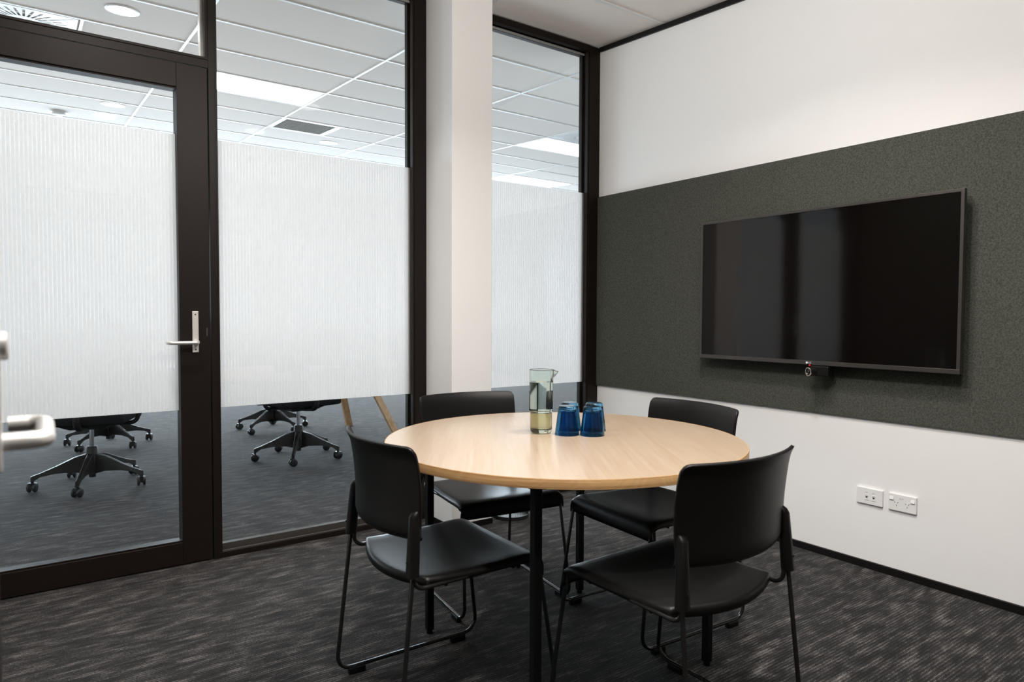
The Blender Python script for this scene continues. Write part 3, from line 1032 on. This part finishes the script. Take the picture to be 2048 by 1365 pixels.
for i in range(n):
    a = 2 * PI * i / n
    for (r, z) in prof_up:
        d = (a - spa + PI) % (2 * PI) - PI
        k = max(0.0, 1 - abs(d) / 0.30) ** 1.6 * max(0.0, (z - 0.192) / 0.0315)
        rr = r + 0.021 * k
        vs_.append((rr * math.cos(a), rr * math.sin(a), z - 0.006 * k))
m_ = len(prof_up)
for i in range(n):
    j = (i + 1) % n
    for k in range(m_):
        k2 = (k + 1) % m_
        fs_.append((i * m_ + k, j * m_ + k, j * m_ + k2, i * m_ + k2))
u.add(vs_, fs_).build('upper_glass', M_green_glass, jug, smooth=True, angle=50)
MB().lathe(dense([(0.0, 0.0), (0.027, 0.0), (0.0310, 0.0010), (0.0345, 0.0032), (0.0370, 0.0070), (rb, 0.0130), (rb, 0.0724), (rb - 0.0028, 0.0724), (rb - 0.0028, 0.022), (0.0345, 0.0175), (0.031, 0.0150), (0.0, 0.013)]), 96).build('base_glass', M_green_base, jug, smooth=True, angle=50)
MB().lathe(dense([(0.0, 0.0125), (0.0315, 0.0145), (0.0350, 0.0170), (rb - 0.0020, 0.0215), (rb - 0.0020, 0.0746), (ro - 0.0018, 0.0808), (ro - 0.0018, 0.180), (0.0, 0.180)]), 96).build('water', M_water, jug, smooth=True, angle=50)
tag(jug, 'tall straight glass jug of water with a green tinted base and small spout', 'jug')

gl0 = empty('tumbler')
H_ = 0.100
MB().lathe(dense([(0.0, H_), (0.026, H_), (0.0282, H_ - 0.0010), (0.0296, H_ - 0.0030), (0.0305, H_ - 0.006), (0.0425, 0.0006), (0.0420, 0.0), (0.0408, 0.0), (0.0405, 0.0006), (0.0300, H_ - 0.018), (0.0280, H_ - 0.0145), (0.024, H_ - 0.0125), (0.0, H_ - 0.012)]), 96).build('glass_body', M_blue_glass, gl0, smooth=True, angle=50)
GL = [(-1.5730, -1.5880, 'blue glass tumbler upside down, front left of four beside the jug'),
      (-1.5090, -1.6470, 'blue glass tumbler upside down, front right of four on the table'),
      (-1.5030, -1.5200, 'blue glass tumbler upside down, back left of four, behind the front pair'),
      (-1.4380, -1.5790, 'blue glass tumbler upside down, back right of four, behind the front pair')]
for i, (x, y, lab) in enumerate(GL):
    c = gl0 if i == 0 else copy_tree(gl0)
    c.location = (x, y, TZ + 0.0006)
    tag(c, lab, 'tumbler', 'upturned blue tumblers')

# ------------------------------------------------------------------ waste bin beside the column
bn = empty('waste_bin', (-0.872, -0.275, 0))
MB().lathe([(0.0, 0.004), (0.100, 0.004), (0.1015, 0.0), (0.104, 0.002), (0.1045, 0.022), (0.101, 0.022), (0.0985, 0.008), (0.0, 0.008)], 48).build('base', M_wire, bn, smooth=True, angle=40)
MB().lathe([(0.124, 0.268), (0.130, 0.268), (0.130, 0.285), (0.124, 0.285)], 48, closed=True).build('rim', M_wire, bn, smooth=True, angle=40)
wm = MB()
nv = 72
for k in range(nv):
    a_ = 2 * PI * k / nv
    wm.tube([(0.102 * math.cos(a_), 0.102 * math.sin(a_), 0.02), (0.127 * math.cos(a_), 0.127 * math.sin(a_), 0.27)], 0.0008, 4, caps=False)
for k in range(26):
    z = 0.026 + k * 0.0094
    r = 0.102 + 0.025 * (z - 0.02) / 0.25
    wm.tube([(r * math.cos(2 * PI * i / 36), r * math.sin(2 * PI * i / 36), z) for i in range(37)], 0.0007, 3, caps=False)
wo = wm.build('wire_mesh', M_wire, bn)
wo['kind'] = 'stuff'
tag(bn, 'black wire mesh waste bin on the carpet behind the table by the column', 'waste bin')

# ------------------------------------------------------------------ office beyond the glass
def make_office_chair():
    t = empty('office_chair')
    for k in range(5):
        a = 2 * PI * k / 5
        m = MB()
        secs = [(0.028, 0.080, 0.215, 0.024), (0.10, 0.100, 0.196, 0.021), (0.20, 0.104, 0.150, 0.017), (0.285, 0.092, 0.116, 0.013), (0.325, 0.066, 0.104, 0.012), (0.3355, 0.066, 0.098, 0.011)]
        rows = []
        for (r, z0_, z1_, hw_) in secs:
            rows.append([(r, -hw_, z0_), (r, hw_, z0_), (r, hw_ * 0.75, z1_), (r, -hw_ * 0.75, z1_), (r, -hw_, z0_)])
        m.grid(rows)
        m.add(rows[-1][:4], [(0, 1, 2, 3)])
        m.add(rows[0][:4], [(3, 2, 1, 0)])
        m.xf(Matrix.Rotation(a, 4, 'Z'))
        lg = m.build('base_leg', M_base, t, bevel=0.003)
        c = MB()
        for s in (-1, 1):
            c.lathe([(0.0, -0.009), (0.022, -0.009), (0.0285, -0.006), (0.030, 0.0), (0.0285, 0.006), (0.022, 0.009), (0.0, 0.009)], 22)
            c.v[-22 * 7:] = [tuple(Matrix.Translation((0, s * 0.0165, 0.030)) @ Matrix.Rotation(PI / 2, 4, 'X') @ Vector(p)) for p in c.v[-22 * 7:]]
        c.box(-0.022, 0.012, -0.0075, 0.0075, 0.022, 0.060)
        c.lathe([(0.0, 0.056), (0.009, 0.056), (0.009, 0.075), (0.0, 0.075)], 12)
        yaw = random.uniform(-0.5, 0.5)
        cx_, cy_ = 0.327 * math.cos(a), 0.327 * math.sin(a)
        c.xf(Matrix.Translation((cx_, cy_, 0)) @ Matrix.Rotation(CASTER_YAW + yaw, 4, 'Z'))
        c.build('caster', M_wheel, lg, smooth=True, angle=35)
    MB().lathe([(0.0, 0.055), (0.020, 0.055), (0.022, 0.10), (0.040, 0.105), (0.041, 0.200), (0.035, 0.215), (0.033, 0.255), (0.028, 0.262), (0.0, 0.262)], 28).build('hub', M_base, t, smooth=True, angle=35)
    MB().lathe([(0.0, 0.262), (0.014, 0.262), (0.014, 0.395), (0.0, 0.395)], 20).build('gas_lift', M_chrome, t, smooth=True, angle=35)
    MB().hexa([(-0.10, -0.10, 0.385), (0.10, -0.10, 0.385), (0.10, 0.11, 0.385), (-0.10, 0.11, 0.385)], [(-0.165, -0.17, 0.425), (0.165, -0.17, 0.425), (0.165, 0.17, 0.425), (-0.165, 0.17, 0.425)]).build('seat_mechanism', M_base, t, bevel=0.004)
    for s in (-1, 1):
        p = fillet([(s * 0.10, 0.0, 0.412), (s * 0.275, 0.0, 0.408), (s * 0.285, 0.0, 0.52), (s * 0.285, 0.0, 0.66)], [0, 0.05, 0.0, 0], 5)
        MB().tube(p, 0.014, 10).build('arm_support', M_base, t, smooth=True)
        B(s * 0.285 - 0.04, s * 0.285 + 0.04, -0.12, 0.12, 0.66, 0.685).build('arm_pad', M_base, t, bevel=0.010)
    rows = []
    for i in range(9):
        v = -1 + 2 * i / 8
        rows.append([(0.25 * uu, 0.24 * v, 0.505 - 0.03 * max(0, v - 0.5) - 0.012 * (1 - uu * uu) * 0.5) for uu in [-1 + 2 * j / 8 for j in range(9)]])
    MB().grid(rows).build('seat', M_fabric, t, smooth=True, solid=0.075, bevel=0.02)
    rows = []
    for i in range(11):
        z = 0.60 + 0.46 * i / 10
        rows.append([((0.225 - 0.03 * (i / 10) ** 2) * uu, -0.25 - 0.035 * (1 - uu * uu) - 0.10 * ((z - 0.6) / 0.46) ** 2 + 0.03, z) for uu in [-1 + 2 * j / 8 for j in range(9)]])
    MB().grid(rows).build('backrest', M_fabric, t, smooth=True, solid=0.03)
    MB().tube(fillet([(0, -0.08, 0.40), (0, -0.29, 0.42), (0, -0.275, 0.74)], 0.06, 5), 0.020, 10).build('back_support', M_base, t, smooth=True)
    return t
OC = [(-2.752, 1.885, 180, -20, 'office chair closest to the glass, its caster base seen below the door film'),
      (-2.530, 3.420, 10, 170, 'office chair base partly hidden behind the nearer one, seen through the door'),
      (-1.345, 1.975, 101, 10, 'office chair with chrome stem seen below the film right of the door frame'),
      (-1.125, 3.430, 2, 185, 'office chair base further back, left of the timber table legs')]
for i, (x, y, ph, face, lab) in enumerate(OC):
    CASTER_YAW = math.radians([75, 75, 0, 0][i] - ph)
    t = make_office_chair()
    t.location = (x, y, 0)
    t.rotation_euler = (0, 0, math.radians(ph))
    # the seat swivels on its base: turn the upper parts towards the table
    R = Matrix.Rotation(math.radians(face - ph), 4, 'Z')
    for ch in t.children:
        if ch.name.split('.')[0] in ('seat', 'backrest', 'arm_support', 'arm_pad', 'seat_mechanism', 'back_support'):
            ch.rotation_euler = (0, 0, math.radians(face - ph))
    tag(t, lab, 'office chair', 'office chairs behind the glass')

# long timber-legged table
mt = empty('meeting_table', (-2.4, 2.72, 0))
def leg_beam(b, t_, w=0.032):
    bx, by, bz = b
    tx, ty, tz = t_
    return MB().hexa([(bx - w, by - w * 0.7, bz), (bx + w, by - w * 0.7, bz), (bx + w, by + w * 0.7, bz), (bx - w, by + w * 0.7, bz)],
                     [(tx - w, ty - w * 0.7, tz), (tx + w, ty - w * 0.7, tz), (tx + w, ty + w * 0.7, tz), (tx - w, ty + w * 0.7, tz)])
for (b, t_) in (((2.07, -0.47, 0), (1.78, -0.27, 0.70)), ((1.985, 0.50, 0), (1.76, 0.28, 0.70)), ((-2.07, -0.47, 0), (-1.78, -0.27, 0.70)), ((-1.985, 0.50, 0), (-1.76, 0.28, 0.70))):
    leg_beam(b, t_).build('leg', M_timber, mt, bevel=0.003)
B(-1.95, 1.95, -0.42, 0.42, 0.70, 0.73).build('table_top', M_timber_top, mt, bevel=0.003)
B(-1.80, 1.80, -0.26, -0.22, 0.62, 0.70).build('rail', M_timber, mt)
B(-1.80, 1.80, 0.22, 0.26, 0.62, 0.70).build('rail', M_timber, mt)
tag(mt, 'long table in the office whose splayed timber legs show below the film', 'table')

# potted plant: one leaf tip shows past the corner post
pp = empty('potted_plant', (0.62, 0.62, 0))
MB().lathe([(0.0, 0.0), (0.12, 0.0), (0.16, 0.30), (0.15, 0.30), (0.145, 0.27), (0.0, 0.27)], 32).build('pot', M_pot, pp, smooth=True, angle=40)
MB().lathe([(0.0, 0.272), (0.145, 0.272)], 32).build('soil', M_soil, pp)
def leaf(az, reach, rise, droop):
    rows = []
    for i in range(11):
        t = i / 10
        r = reach * t
        z = 0.27 + rise * math.sin(t * PI * 0.6) - droop * t * t
        w = 0.014 * math.sin(PI * min(1, t * 0.9 + 0.1)) + 0.0015
        c_, s_ = math.cos(az), math.sin(az)
        rows.append([(r * c_ - w * s_, r * s_ + w * c_, z + 0.004), (r * c_, r * s_, z), (r * c_ + w * s_, r * s_ - w * c_, z + 0.004)])
    return MB().grid(rows)
for k in range(13):
    az = math.radians(206) if k == 0 else math.radians(-75 + 150 * (k - 1) / 11) + random.uniform(-0.1, 0.1)
    leaf(az, 0.50 if k == 0 else random.uniform(0.25, 0.40), 0.12 if k == 0 else random.uniform(0.3, 0.5), -0.13 if k == 0 else random.uniform(0.05, 0.2)).build('leaf', M_leaf, pp, smooth=True, solid=0.0012)
tag(pp, 'potted plant with long narrow green leaves, one tip showing beside the corner post', 'plant')
